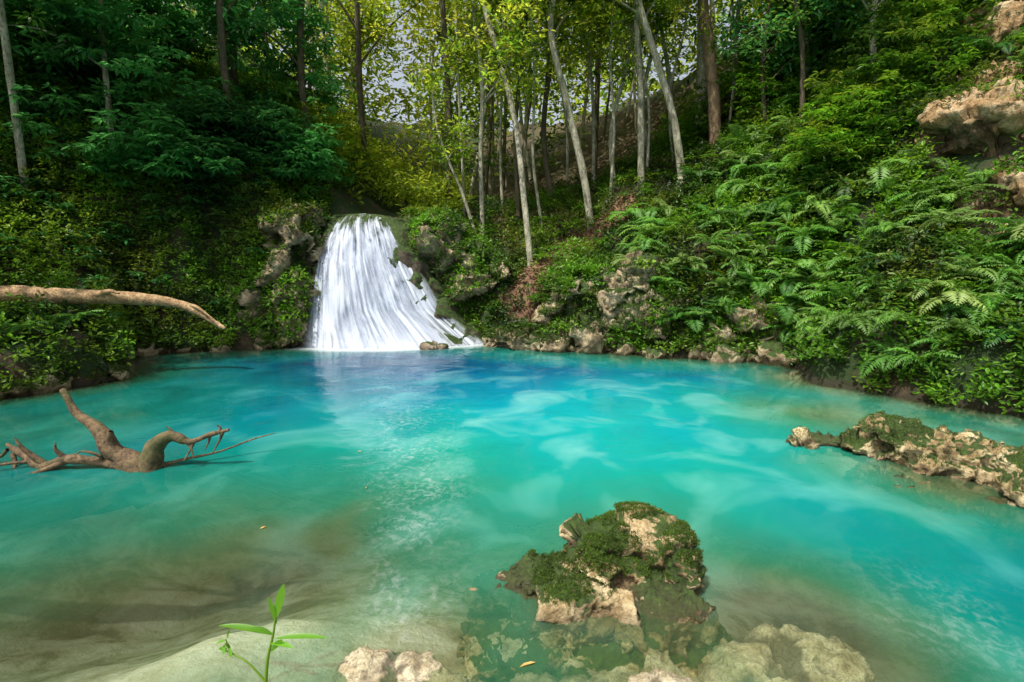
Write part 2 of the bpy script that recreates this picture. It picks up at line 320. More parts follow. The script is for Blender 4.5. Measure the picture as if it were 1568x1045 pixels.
# ------------------------------------------------------------ water
def watermat():
    m, nt, N, L = newmat('pool_water'); at = node(nt, 'ShaderNodeAttribute', attribute_name='lc'); sp = N.new('ShaderNodeSeparateColor'); L.new(at.outputs['Color'], sp.inputs[0])
    milk_shade = at.outputs['Alpha']
    g = N.new('ShaderNodeNewGeometry'); pos = g.outputs['Position']
    d0 = sp.outputs[0]
    cl = noise(nt, pos, .55, 3, .5, .8); cl2 = noise(nt, pos, 1.1, 3, .45, .7)
    d = mth(nt, 'ADD', d0, mth(nt, 'MULTIPLY', mth(nt, 'SUBTRACT', cl, .5), .26), True)
    col = ramp(nt, d, [(0, (.19, .23, .11)), (.07, (.12, .24, .11)), (.16, (.03, .26, .15)), (.34, (.003, .29, .24)), (.56, (.0, .25, .31)), (.76, (.0, .13, .28)), (1, (.0, .05, .16))])
    br = mth(nt, 'ADD', mth(nt, 'MULTIPLY', milk_shade, .85), mth(nt, 'MULTIPLY', cl2, .50))
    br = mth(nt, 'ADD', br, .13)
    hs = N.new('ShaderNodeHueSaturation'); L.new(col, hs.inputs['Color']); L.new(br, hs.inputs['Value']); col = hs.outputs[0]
    pl = mth(nt, 'MULTIPLY', ramp(nt, cl2, [(.5, 0), (.7, .6)]), milk_shade)
    col = mixc(nt, pl, col, (.20, .52, .48))  # pale milky plumes, also painted in place of bright reflections and caustics
    op = mth(nt, 'SUBTRACT', 1.0, mth(nt, 'EXPONENT', mth(nt, 'MULTIPLY', d0, -5.8)))
    mp = N.new('ShaderNodeMapping'); mp.inputs['Scale'].default_value = (1.0, .8, 1); mp.inputs['Rotation'].default_value = (0, 0, .5); L.new(pos, mp.inputs[0])
    fo = noise(nt, mp.outputs[0], 16, 5, .7, .5); fo2 = noise(nt, pos, 2.2, 3, .5, .6)
    fm = mth(nt, 'MULTIPLY', mth(nt, 'MULTIPLY', ramp(nt, fo, [(.46, 0), (.72, .75)]), ramp(nt, fo2, [(.36, 0.1), (.6, 1)])), sp.outputs[1])
    fm = mth(nt, 'ADD', fm, mth(nt, 'MULTIPLY', sp.outputs[2], ramp(nt, fo, [(.3, .6), (.6, 1)])), True)
    col = mixc(nt, fm, col, (.70, .78, .80)); op = mth(nt, 'MAXIMUM', op, mth(nt, 'MULTIPLY', fm, .85))
    df = N.new('ShaderNodeBsdfDiffuse'); L.new(col, df.inputs[0])
    tr = N.new('ShaderNodeBsdfTransparent'); tr.inputs[0].default_value = (.90, .96, .86, 1)
    mx = N.new('ShaderNodeMixShader'); L.new(op, mx.inputs[0]); L.new(tr.outputs[0], mx.inputs[1]); L.new(df.outputs[0], mx.inputs[2])
    n1 = noise(nt, pos, 1.8, 3, .45, .4); n2 = noise(nt, mp.outputs[0], 12, 3, .5, .6)
    hh = mth(nt, 'ADD', n1, mth(nt, 'MULTIPLY', n2, mth(nt, 'MULTIPLY_ADD', sp.outputs[1], .5, c=.04)))
    bp = node(nt, 'ShaderNodeBump', Strength=.38, Distance=.07); L.new(hh, bp.inputs['Height'])
    gl = node(nt, 'ShaderNodeBsdfGlossy', Roughness=.13); L.new(bp.outputs[0], gl.inputs['Normal'])
    fr = node(nt, 'ShaderNodeFresnel', IOR=1.33); L.new(bp.outputs[0], fr.inputs['Normal'])
    m2 = N.new('ShaderNodeMixShader'); L.new(fr.outputs[0], m2.inputs[0]); L.new(mx.outputs[0], m2.inputs[1]); L.new(gl.outputs[0], m2.inputs[2])
    o = N.new('ShaderNodeOutputMaterial'); L.new(m2.outputs[0], o.inputs[0]); return m
BASE = [(-4.95,11.95),(-4.0,11.66),(-3.0,11.66),(-2.0,11.9),(-.7,12.4)]
def wattr(X, Y):
    dp = np.maximum(-H(X, Y), 0)/3.3
    for cx, cy, r, dd in ((1.5,2.5,.65,.12),(.6,2.6,.75,.18),(-.5,2.3,.5,.14),(.8,2.2,.4,.15),(4.2,4.7,.9,.25)):
        q = np.hypot(X-cx, Y-cy)/r; dp = np.minimum(dp, dd/3.3+np.maximum(q-.5, 0)*.25)
    q = dpath(X, Y, SUNLIT_SAND); dp = np.minimum(dp, .08/3.3+q*.13)
    q = dpath(X, Y, [(-2.6,11.6),(-1.8,7.5),(-1.0,5.1),(-.75,3.6),(-.6,2.4)])
    st = np.exp(-(q/(.22+.07*np.abs(Y-2)))**2)*np.clip(1.0-.085*Y, .1, .7)
    qs = dpath(X, Y, [(2.4,2.6),(3.2,2.0)]); st = np.maximum(st, .25*np.exp(-(qs/.5)**2))
    b = dpath(X, Y, BASE); fo = np.clip(1.3*np.exp(-(b/.28)**2), 0, 1)
    milk_shade = np.exp(-((X-.9)/3.9)**2-((Y-6.4)/3.6)**2)  # milky centre; falloff to the banks also paints shade into the water
    return np.stack([dp, st, fo, milk_shade], -1)
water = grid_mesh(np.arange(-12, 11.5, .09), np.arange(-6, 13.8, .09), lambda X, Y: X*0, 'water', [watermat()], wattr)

# ------------------------------------------------------------ waterfall
zk = [0, .87, 2.0, 2.6, 3.3]; xr = [-.62, -1.68, -2.35, -2.62, -3.1]; xl = [-5.0, -4.9, -4.82, -4.74, -4.52]
def fallsurf(s, v, inset=0.0, wide=0.0):
    vv = np.clip(v, 0, 1); z = 3.22*(1-vv**1.5)
    zz = np.clip(z, 0, 3.3)
    a = np.interp(zz, zk, xl)-wide; b = np.interp(zz, zk, xr)+wide
    x = a+(b-a)*s
    yb = np.interp(s, [0, .25, .5, .75, 1], [12.05, 11.8, 11.8, 12.0, 12.5])
    y = 13.6-(13.6-yb)*vv**.85-.22*np.sin(np.pi*np.clip(s, 0, 1))*np.sin(np.pi*np.clip(vv, 0, 1)**.6)
    z = z-.2*(1-vv)*(2*s-.9)**2
    y = y+np.where(v < 0, -v*6, 0)+inset
    return x, y, z
def fallmesh(name, mat, inset, wide, amp, lum, ns=150, nv=150, v0=-.25, strands=True):
    s = np.linspace(0, 1, ns); v = np.linspace(v0, 1.03, nv); S, Vv = np.meshgrid(s, v)
    x, y, z = fallsurf(S, Vv, inset, wide)
    z = np.where(Vv > 1, -.15, z)
    edge = np.clip(np.minimum(S, 1-S)*(9 if strands else 4), 0, 1)
    if strands: dn = fbm(np.stack([S.ravel()*22, Vv.ravel()*2.0, S.ravel()*0+lum], 1), 4, 11).reshape(S.shape)*amp
    else:
        Q = np.stack([x.ravel(), y.ravel(), z.ravel()], 1); f1, f2, hv, ti = worley(Q*1.7+fbm(Q*2, 3, 5)[:, None]*.3, 4)
        dn = (fbm(Q*1.6, 5, 12, True)*amp+((hv-.5)*.3+ti*.3)*amp*2).reshape(S.shape)*(1.9-1.5*edge)
    y = y-dn; z = z+dn*.5
    if not strands: y = y+(1-edge)**2*.9; z = z-(1-edge)**2*.3*(Vv<.9)
    mb = MB(); idx = np.arange(ns*nv).reshape(nv, ns)
    F = np.stack([idx[:-1, :-1], idx[1:, :-1], idx[1:, 1:], idx[:-1, 1:]], -1).reshape(-1, 4)
    mb.add(np.stack([x, y, z], -1).reshape(-1, 3), F, 0, np.stack([S, np.clip(Vv, 0, 1), edge], -1).reshape(-1, 3), True)
    return mb.build(name, [mat])
def fallmat(name, lo, hi, sc):
    m, nt, N, L = newmat(name); at = node(nt, 'ShaderNodeAttribute', attribute_name='lc'); sp = N.new('ShaderNodeSeparateColor'); L.new(at.outputs['Color'], sp.inputs[0])
    cb = N.new('ShaderNodeCombineXYZ'); L.new(mth(nt, 'MULTIPLY', sp.outputs[0], sc), cb.inputs[0]); L.new(mth(nt, 'MULTIPLY', sp.outputs[1], 2.6), cb.inputs[1])
    n1 = noise(nt, cb.outputs[0], 1.0, 7, .55, .3)
    cb2 = N.new('ShaderNodeCombineXYZ'); L.new(mth(nt, 'MULTIPLY', sp.outputs[0], 7.0), cb2.inputs[0]); L.new(mth(nt, 'MULTIPLY', sp.outputs[1], 4.0), cb2.inputs[1])
    n2 = noise(nt, cb2.outputs[0], 1.0, 5, .6, .5)
    k = mth(nt, 'ADD', mth(nt, 'ADD', mth(nt, 'MULTIPLY', n1, .5), mth(nt, 'MULTIPLY', n2, .7)), mth(nt, 'MULTIPLY', ramp(nt, sp.outputs[1], [(0, .0), (.13, .15), (.32, .6), (.55, .85), (.8, 1)]), .36))
    al = ramp(nt, k, [(lo, 0), (hi, .95)])
    al = mth(nt, 'MULTIPLY', al, ramp(nt, sp.outputs[2], [(0, 0), (.7, 1)]))
    cf = mth(nt, 'ADD', ramp(nt, n1, [(.35, 0), (.64, .8)]), mth(nt, 'MULTIPLY', ramp(nt, n2, [(.4, 0), (.7, 1)]), .3), True)
    cf = mth(nt, 'ADD', cf, ramp(nt, sp.outputs[1], [(.8, 0), (1, .6)]), True)
    col = mixc(nt, cf, (.25, .31, .44), (.68, .73, .84))
    df = node(nt, 'ShaderNodeBsdfPrincipled', Roughness=.6); L.new(col, df.inputs['Base Color'])
    t = N.new('ShaderNodeBsdfTransparent'); mx = N.new('ShaderNodeMixShader')
    L.new(al, mx.inputs[0]); L.new(t.outputs[0], mx.inputs[1]); L.new(df.outputs[0], mx.inputs[2])
    bp = node(nt, 'ShaderNodeBump', Strength=.3, Distance=.06); L.new(n1, bp.inputs['Height']); L.new(bp.outputs[0], df.inputs['Normal'])
    o = N.new('ShaderNodeOutputMaterial'); L.new(mx.outputs[0], o.inputs[0]); return m
wf = bpy.data.objects.new('waterfall', None); scene.collection.objects.link(wf)
fface = fallmesh('rock_face', M_fallrock, .2, .6, .2, 0, 170, 170, strands=False)
for o in (fface,
          fallmesh('water_sheet_back', fallmat('fall_water', .64, .80, 26), 0, 0, .06, 1),
          fallmesh('water_sheet_front', fallmat('fall_water_front', .78, 1.0, 42), -.08, 0, .05, 5)):
    o.parent = wf

# ------------------------------------------------------------ rocks
def rock(name, lumps, voxel, amp, freq, mat, seed=0, parent=None, blocky=1.0, flute=0.0):
    import bmesh
    bm = bmesh.new()
    for (c, s, rz) in lumps:
        r = bmesh.ops.create_icosphere(bm, subdivisions=4, radius=1)
        ca, sa = math.cos(rz), math.sin(rz)
        for v in r['verts']:
            x, y, z = v.co
            q = max(abs(x), abs(y), abs(z)); k = 1+.2*(1/q-1)
            x, y, z = x*s[0]*k, y*s[1]*k, z*s[2]*k
            v.co = (c[0]+x*ca-y*sa, c[1]+x*sa+y*ca, c[2]+z)
    me = bpy.data.meshes.new(name); bm.to_mesh(me); bm.free()
    o = bpy.data.objects.new(name, me); scene.collection.objects.link(o)
    md = o.modifiers.new('r', 'REMESH'); md.mode = 'VOXEL'; md.voxel_size = voxel; md.use_smooth_shade = True
    dg = bpy.context.evaluated_depsgraph_get(); m2 = bpy.data.meshes.new_from_object(o.evaluated_get(dg)); o.modifiers.clear(); o.data = m2
    n = len(m2.vertices)
    def get():
        co = np.empty(n*3, np.float32); no = np.empty(n*3, np.float32)
        m2.vertices.foreach_get('co', co); m2.vertex_normals.foreach_get('vector', no); return co.reshape(-1, 3).astype(float), no.reshape(-1, 3).astype(float)
    co, no = get()
    w = np.stack([fbm(co*freq*.8+5, 3, seed+40), fbm(co*freq*.8+9, 3, seed+41), fbm(co*freq*.8+2, 3, seed+42)], 1)
    q = co*freq*.8+w*.35
    f1, f2, hv, ti = worley(q, seed); g1, g2, hv2, ti2 = worley(q*2.3+3, seed+50)
    d = blocky*((hv-.5)*.7+ti*.9+(hv2-.5)*.3+ti2*.4)-.3*np.clip(1-(f2-f1)*7, 0, 1)
    d = d+fbm(co*freq*1.8+w, 5, seed, True)*.4+fbm(co*freq*.5, 3, seed+7)*.5-.1
    if flute: d = d+flute*fbm(co*np.array([9, 9, 1.6])+w*.8, 4, seed+3, True)
    d = np.clip(d, -1.1, .9)
    co = co+no*(d*amp)[:, None]
    m2.vertices.foreach_set('co', co.astype(np.float32).ravel()); m2.update()
    co, no = get()
    pit = np.clip(fbm(co*freq*3.5, 3, seed+20, True)-.1, 0, 1)+.5*fbm(co*freq*7, 3, seed+21, True)
    co = co-no*(pit*amp*.25)[:, None]
    m2.vertices.foreach_set('co', co.astype(np.float32).ravel()); m2.materials.clear(); m2.materials.append(mat); m2.update()
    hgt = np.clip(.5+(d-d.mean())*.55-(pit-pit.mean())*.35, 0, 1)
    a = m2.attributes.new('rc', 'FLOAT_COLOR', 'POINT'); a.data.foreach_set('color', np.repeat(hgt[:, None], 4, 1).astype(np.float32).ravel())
    if parent: o.parent = parent
    return o
def sh(ls, dx, dy, dz): return [((c[0]+dx, c[1]+dy, c[2]+dz), s, r) for c, s, r in ls]
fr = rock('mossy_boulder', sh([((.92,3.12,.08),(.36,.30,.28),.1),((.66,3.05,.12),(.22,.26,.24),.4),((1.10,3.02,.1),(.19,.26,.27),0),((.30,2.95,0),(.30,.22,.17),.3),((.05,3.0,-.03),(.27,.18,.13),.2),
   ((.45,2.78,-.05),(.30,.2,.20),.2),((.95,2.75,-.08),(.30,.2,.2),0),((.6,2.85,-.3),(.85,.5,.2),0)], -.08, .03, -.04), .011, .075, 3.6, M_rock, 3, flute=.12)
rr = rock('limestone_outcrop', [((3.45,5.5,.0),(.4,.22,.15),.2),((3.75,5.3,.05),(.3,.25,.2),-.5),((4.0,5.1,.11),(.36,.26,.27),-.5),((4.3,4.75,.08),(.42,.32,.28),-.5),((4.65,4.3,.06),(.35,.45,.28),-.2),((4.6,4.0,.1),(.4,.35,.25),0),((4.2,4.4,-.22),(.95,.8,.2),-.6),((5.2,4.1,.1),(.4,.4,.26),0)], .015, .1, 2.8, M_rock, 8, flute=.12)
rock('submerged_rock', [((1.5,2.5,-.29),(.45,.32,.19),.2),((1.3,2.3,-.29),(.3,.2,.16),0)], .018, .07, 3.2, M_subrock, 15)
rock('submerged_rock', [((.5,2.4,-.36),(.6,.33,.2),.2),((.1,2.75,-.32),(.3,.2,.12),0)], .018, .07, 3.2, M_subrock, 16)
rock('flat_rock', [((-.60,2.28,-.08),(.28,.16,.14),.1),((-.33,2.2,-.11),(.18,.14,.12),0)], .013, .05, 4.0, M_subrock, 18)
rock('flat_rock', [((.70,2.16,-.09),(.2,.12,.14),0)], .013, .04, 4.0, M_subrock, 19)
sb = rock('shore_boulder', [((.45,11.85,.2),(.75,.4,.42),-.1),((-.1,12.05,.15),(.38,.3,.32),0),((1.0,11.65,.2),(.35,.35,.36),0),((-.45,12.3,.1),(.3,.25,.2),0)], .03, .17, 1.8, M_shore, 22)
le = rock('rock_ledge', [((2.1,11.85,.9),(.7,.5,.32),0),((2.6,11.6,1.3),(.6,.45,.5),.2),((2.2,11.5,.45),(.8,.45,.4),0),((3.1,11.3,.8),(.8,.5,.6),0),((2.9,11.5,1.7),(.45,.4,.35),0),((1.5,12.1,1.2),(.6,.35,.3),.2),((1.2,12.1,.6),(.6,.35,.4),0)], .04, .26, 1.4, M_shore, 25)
L=[]
for i in range(46):
    t = R.uniform(0, 1); pts = [(-.3,12.4),(1.2,11.6),(2.4,11.1),(4,10.45),(5.75,9.85)]
    k = t*4; a = int(min(k, 3)); f = k-a; x = pts[a][0]*(1-f)+pts[a+1][0]*f; y = pts[a][1]*(1-f)+pts[a+1][1]*f
    s = R.uniform(.1, .36); L.append(((x+R.normal()*.08, y+R.uniform(0, .3), R.uniform(-.02, .2)), (s*1.3, s*.8, s*.75), R.uniform(0, 3)))
sr = rock('shoreline_rocks', L, .035, .14, 2.1, M_shore, 30)
L=[]
for i in range(34):
    t = R.uniform(0, 1); pts = [(-5.3,11.95),(-6.2,11.75),(-7.3,11.3),(-8.3,10.9),(-7.7,9.6),(-6.95,8.5),(-7.6,7.4)]
    k = t*6; a = int(min(k, 5)); f = k-a; x = pts[a][0]*(1-f)+pts[a+1][0]*f; y = pts[a][1]*(1-f)+pts[a+1][1]*f
    s = R.uniform(.1, .3); L.append(((x-.05+R.normal()*.08, y+R.uniform(0, .2), R.uniform(-.03, .12)), (s*1.4, s, s*.7), R.uniform(0, 3)))
sr2 = rock('shoreline_rocks', L, .035, .13, 2.1, M_shore, 31)
L=[]
for i in range(16):
    t=i/15; L.append(((3.2+3.1*t+R.normal()*.1, 11.4-1.15*t+R.uniform(0,.3), R.uniform(.4,.7)+.2*t),(R.uniform(.4,.7),.4,R.uniform(.3,.5)),R.uniform(-.4,.4)))
bc = rock('bank_cliff', L, .045, .28, 1.3, M_shore, 33)
fs1 = rock('fall_side_rock', [((-5.45,12.1,.3),(.6,.45,.5),0),((-5.4,12.4,1.2),(.6,.5,.9),0),((-5.35,12.9,2.3),(.65,.6,1.0),0),((-5.2,13.4,3.0),(.5,.5,.5),0),((-6.2,12.3,1.0),(.6,.4,.8),0)], .045, .3, 1.3, M_shore, 35, flute=.2)
fs2 = rock('fall_side_rock', [((-1.9,13.6,2.5),(.7,.6,.7),0),((-1.3,13.5,1.8),(.9,.5,.8),0),((-.8,13.5,.9),(1.1,.5,.6),0),((-.5,13.2,.25),(.7,.4,.3),0),((-.5,13.6,1.2),(.8,.5,.6),0)], .045, .32, 1.2, M_shore, 36, flute=.2)
rock('splash_stone', [((-1.9,11.7,.05),(.2,.14,.12),0),((-1.6,11.75,.03),(.14,.12,.1),0)], .02, .06, 3, M_fallrock, 39)
cr = rock('cliff_rock', [((8.6,9.85,4.3),(.95,.75,.62),.6),((9.3,10.35,4.9),(.9,.7,.7),.6),((9.9,11.1,6.4),(.9,.7,.9),.6),((8.9,9.5,3.6),(.8,.7,.7),.5),((8.3,8.85,2.9),(.6,.8,.7),.2),((8.7,9.0,3.4),(.7,.8,.6),.3),((8.5,8.2,2.4),(.7,.9,.8),.1),((8.8,7.6,1.9),(.6,.8,.7),0)], .05, .3, 1.1, M_cliff, 38, flute=.12)

def vdata(obj):
    me = obj.data; k = len(me.vertices); co = np.empty(k*3, np.float32); no = np.empty(k*3, np.float32)
    me.vertices.foreach_get('co', co); me.vertex_normals.foreach_get('vector', no); return co.reshape(-1, 3).astype(float), no.reshape(-1, 3).astype(float)
def tufts(obj, n, L, seedmask, zmin=.12, freq=2.5, thr=0, mat=None):
    co, no = vdata(obj)
    msk = (co[:, 2] > zmin) & (no[:, 2]*.6-no[:, 1]*.35+fbm(co*freq, 3, seedmask)*2.0 > .5+thr)
    ii = np.where(msk)[0]
    if len(ii) == 0: return
    ii = R.choice(ii, n); P = co[ii]+R.normal(size=(n, 3))*.005; Nn = no[ii]
    D = Nn*.8+R.normal(size=(n, 3))*.7+np.array([0, 0, .3])
    c = np.stack([R.uniform(0, 1, n), np.clip(.5+fbm(P*6, 2, 4)*.8, 0, 1), np.clip(R.normal(size=n)*.25, 0, 1)], 1)
    mb = MB(); leaves(mb, P, D, R.normal(size=(n, 3)), L*R.uniform(.4, 1.5, n), .9, c)
    o = mb.build('moss', [mat or M_moss]); o.parent = obj
tufts(fr, 40000, .010, 5, .10, 3.2, -.28)
tufts(rr, 24000, .012, 6, .10, 2.2, -.02)
tufts(sb, 9000, .035, 7, .2, 1.2, -.4)
tufts(le, 9000, .04, 8, .4, 1.2, .1)
tufts(fs1, 14000, .04, 9, .4, 1.2, -.3)
tufts(sr2, 7000, .035, 10, .1, 1.2, -.3)

# ------------------------------------------------------------ wood
mb = MB()
tube(mb, [(-9.6,8.3,1.5),(-8.5,8.5,1.47),(-7.6,8.8,1.42),(-6.8,9.0,1.37),(-6.2,9.15,1.3),(-5.75,9.2,1.15),(-5.2,9.2,.80)], [.15,.145,.13,.115,.10,.08,.035], 0, 14, 9, .14)
tube(mb, [(-7.2,8.85,1.42),(-6.9,8.8,1.5),(-6.7,8.75,1.47)], [.06,.04,.02], 0, 8)
tube(mb, [(-5.9,9.2,1.22),(-5.65,9.15,1.2),(-5.35,9.1,1.0)], [.05,.03,.012], 0, 8)
mb.build('fallen_log', [M_log])
mb = MB()
tube(mb, [(-3.55,4.75,-.35),(-3.72,4.8,.02),(-3.95,4.83,.20),(-4.12,4.87,.38),(-4.32,4.9,.54),(-4.44,4.92,.76)], [.13,.11,.085,.055,.045,.028], 0, 18, 12, .38, 1)
tube(mb, [(-3.8,4.8,.08),(-3.90,4.78,.26),(-3.88,4.76,.38)], [.08,.06,.025], 0, 12, 8, .45, 2)
tube(mb, [(-3.75,4.78,.0),(-4.1,4.78,.07),(-4.35,4.76,.10),(-4.62,4.8,.01),(-4.85,4.85,.10),(-5.1,4.95,.18)], [.07,.045,.04,.045,.03,.016], 0, 12, 10, .4, 3)
tube(mb, [(-4.6,4.8,.03),(-4.75,4.76,.2),(-4.80,4.74,.32)], [.035,.02,.007], 0, 7, 5)
tube(mb, [(-4.3,4.78,.1),(-4.5,4.7,.02),(-4.7,4.6,-.05)], [.035,.025,.02], 0, 7, 5)
tube(mb, [(-4.95,4.85,.12),(-4.9,4.8,.02),(-4.85,4.7,-.08)], [.025,.018,.012], 0, 7, 5)
tube(mb, [(-4.35,4.76,.1),(-4.42,4.74,.2),(-4.41,4.74,.27)], [.028,.015,.006], 0, 7, 5)
tube(mb, [(-4.05,4.8,.05),(-4.0,4.74,.14),(-4.12,4.7,.2),(-4.2,4.7,.17)], [.028,.018,.01,.005], 0, 7, 5)
tube(mb, [(-5.05,4.9,.14),(-5.15,4.9,.06),(-5.3,4.9,.08)], [.02,.012,.006], 0, 7, 5)
tube(mb, [(-4.75,4.82,.05),(-4.95,4.7,.06),(-5.1,4.6,.0)], [.02,.014,.01], 0, 7, 5)
tube(mb, [(-3.5,4.7,-.3),(-3.54,4.78,.05),(-3.50,4.8,.22),(-3.34,4.8,.32),(-3.15,4.8,.26),(-2.95,4.8,.33),(-2.76,4.8,.38)], [.085,.085,.065,.05,.03,.022,.013], 0, 14, 10, .48, 5)
for a, b in (((-3.3,4.8,.3),(-3.36,4.79,.42)), ((-3.1,4.8,.28),(-3.2,4.75,.08)), ((-2.95,4.8,.33),(-3.0,4.78,.18)), ((-2.85,4.8,.35),(-2.87,4.8,.43)), ((-2.82,4.8,.36),(-2.93,4.78,.15)), ((-3.2,4.8,.27),(-3.1,4.75,.12))):
    a=np.array(a); b=np.array(b); tube(mb, [a, (a+b)/2+.01, b], [.018,.011,.005], 0, 6, 4)
tube(mb, [(-3.6,4.75,-.02),(-3.3,4.85,.05),(-3.0,5.0,.08),(-2.72,5.15,.16),(-2.5,5.2,.21)], [.02,.015,.011,.008,.003], 0, 8, 6)
tube(mb, [(-3.6,4.75,-.2),(-4.1,4.5,-.25),(-4.8,4.3,-.3),(-5.6,4.2,-.4)], [.12,.14,.13,.1], 0, 10, 6)
mb.build('driftwood', [M_drift])

# ------------------------------------------------------------ trees
def tree(name, pts, r0, r1, bark, lmat=None, nl=7, ncl=120, k=34, L=.15, rad=.45, limb_from=.55, spread=1.9, yel=.25, br=.6, droop=.1):
    mb = MB(); pts = np.array(pts, float)
    c = tube(mb, pts, [r0, r1], 0, 10, 8, .1, seed=R.randint(99))
    flare = [pts[0]+(0, 0, -.25), pts[0]+(pts[1]-pts[0])*.12]; tube(mb, flare, [r0*1.7, r0*.95], 0, 10, 5, .2)
    cen = []
    for i in range(nl):
        b = c[int(len(c)*R.uniform(limb_from, .98))]; az = R.uniform(0, 2*np.pi)
        d = np.array([math.cos(az), math.sin(az), R.uniform(.3, 1.1)])*spread*R.uniform(.6, 1.1)
        e = b+d; mid = b+d*.5+np.array([0, 0, .15*spread])+R.normal(size=3)*.12
        rb = min(r1*.5+.004, .04); lp = tube(mb, [b, mid, e], [rb, rb*.7, .008], 0, 7, 6, .1)
        for q in range(3):
            s = lp[R.randint(len(lp)//3, len(lp))]; e2 = s+R.normal(size=3)*np.array([.6, .6, .4])*spread*.4
            tube(mb, [s, (s+e2)/2+.05, e2], [.012, .004], 0, 5, 3, .05); cen.append(e2)
        for q in range(4): cen.append(lp[R.randint(len(lp)//3, len(lp))]+R.normal(size=3)*.25)
    cen = np.array(cen); extra = max(ncl-len(cen), 0)
    cen = np.vstack([cen, cen[R.randint(0, len(cen), extra)]+R.normal(size=(extra, 3))*np.array([.6, .6, .6])*spread*.42])
    clumps(mb, cen, k, R.uniform(.5, 1.2, len(cen))*rad, L, .9, droop, .15, np.clip(br+R.normal(size=len(cen))*.28, 0, 1), np.clip(yel+R.normal(size=len(cen))*.25, 0, 1), 1)
    return mb.build(name, [bark, lmat or M_canopy])
T = tree
T('slender_tree', [(.5,13.6,1.8),(.32,13.8,3.6),(.1,14.1,5.5),(-.35,14.3,7.3),(-.75,14.5,8.8),(-.8,14.5,11)], .085, .055, M_pale)
T('slender_tree', [(2.3,15,2.8),(2.0,15,4.5),(1.45,15,6.6),(1.05,15,8.2),(1.25,15.1,9.8),(1.4,15.2,12)], .11, .065, M_pale)
T('slender_tree', [(3.66,15,3.9),(3.55,15,6.5),(3.3,15,9.3),(3.2,15,12)], .10, .065, M_pale)
T('slender_tree', [(4.66,14.5,4.2),(4.25,14.5,6.1),(3.2,14.6,9.1),(2.9,14.7,11.5)], .11, .065, M_pale)
T('tall_tree', [(5.75,15,4.7),(5.5,15,7),(5.1,15,9.2),(5.0,15,12)], .18, .11, M_brown, spread=2.4)
T('tall_tree', [(5.7,16.3,4.9),(5.65,16.3,8),(5.5,16.3,11),(5.5,16.3,13)], .17, .13, M_pale, spread=2.4)
T('slender_tree', [(3.2,16,3.6),(2.95,16,5.8),(3.4,16,8),(3.6,16,11)], .07, .045, M_pale)
T('slender_tree', [(-.85,15.2,2.7),(-.9,15.3,5),(-.85,15.4,7),(-1.2,15.4,10)], .07, .05, M_pale)
T('slender_tree', [(-1.05,14.9,2.8),(-1.4,14.9,3.9),(-2.0,14.9,5.4),(-2.2,14.9,6.6)], .05, .03, M_pale, ncl=30, nl=3, spread=.8)
T('slender_tree', [(1.4,17,3.4),(1.0,17,6),(1.2,17,9),(.8,17,13)], .1, .07, M_dark)
T('slender_tree', [(-2.2,18,3.6),(-2.1,18,7),(-2.4,18,13)], .12, .08, M_dark)
T('slender_tree', [(7.6,14,6.6),(7.3,14,8.4),(7.1,14,10),(7,14,12)], .08, .05, M_pale)
T('slender_tree', [(8.4,15,8),(8.2,15,10),(8.3,15,13)], .08, .05, M_pale)
T('slender_tree', [(4.4,17,5),(4.1,17,7),(4.5,17,9.5),(4.6,17,13)], .07, .05, M_pale)
T('slender_tree', [(5.4,17.5,5.4),(5.0,17.5,8),(4.6,17.5,10),(4.4,17.5,13)], .08, .05, M_pale)
T('slender_tree', [(.2,16.2,3.2),(.1,16.2,6),(.4,16.2,9),(.2,16.2,12)], .07, .05, M_dark)
T('slender_tree', [(6.8,16.5,6),(6.7,16.5,9),(6.9,16.5,13)], .08, .05, M_pale)
T('slender_tree', [(2.7,17.5,4.6),(2.6,17.4,7),(2.3,17.4,10),(2.4,17.4,13)], .06, .045, M_pale)
T('slender_tree', [(7.0,13.0,5.0),(6.9,13.1,7),(6.5,13.2,9),(6.4,13.2,11)], .06, .04, M_dark, limb_from=.45, spread=1.3)
for x, y in ((-.3,17.5),(.9,15.6),(2.9,15.6),(4.0,15.8),(4.9,16.2),(6.2,15.4),(6.4,17.6),(7.4,15.6),(8.0,16.6),(9.0,14.2),(1.9,18.4),(-1.5,16.8)):
    g = float(H(np.array([x]), np.array([y]))[0]); a, b, c = R.normal(size=3)*.28
    T('slender_tree', [(x,y,g-.1),(x+a,y,g+2),(x+a+b,y,g+4.3),(x+a+b*.5+c,y,g+7.5)], R.uniform(.04,.06), .03, M_pale, ncl=34, nl=4, spread=1.1, limb_from=.6, k=30)
hk = dict(limb_from=.25, spread=1.5, yel=.1, br=.55, ncl=90)
T('hillside_tree', [(8.0,12.0,5.8),(7.8,12,7.2),(7.9,12,8.8),(7.7,12,10.2)], .07, .04, M_pale, M_teal, L=.17, **hk)
T('hillside_tree', [(9.6,12.6,8),(9.3,12.5,9.2),(9.4,12.4,11)], .07, .04, M_pale, M_cover, L=.15, **hk)
T('hillside_tree', [(6.6,14.0,5.4),(6.4,14,7),(6.5,14,9)], .06, .04, M_dark, M_teal, L=.16, **hk)
kw = dict(L=.19, ncl=110, k=30, yel=.08, br=.7, droop=.35, limb_from=.33)
B = 'broadleaf_tree'
T(B, [(-10.3,11.2,3.0),(-10.1,11,6),(-9.9,10.8,8.5),(-9.8,10.8,11)], .075, .05, M_pale, M_teal, spread=2.0, **kw)
T(B, [(-9.4,12.6,3.6),(-9.3,12.5,6),(-9.1,12.4,9),(-9,12.4,11)], .07, .05, M_pale, M_teal, spread=2.0, **kw)
T(B, [(-7.0,13.8,4.3),(-7.1,13.5,6.5),(-6.9,13.2,9),(-6.8,13,11)], .1, .07, M_dark, M_teal, spread=2.2, **kw)
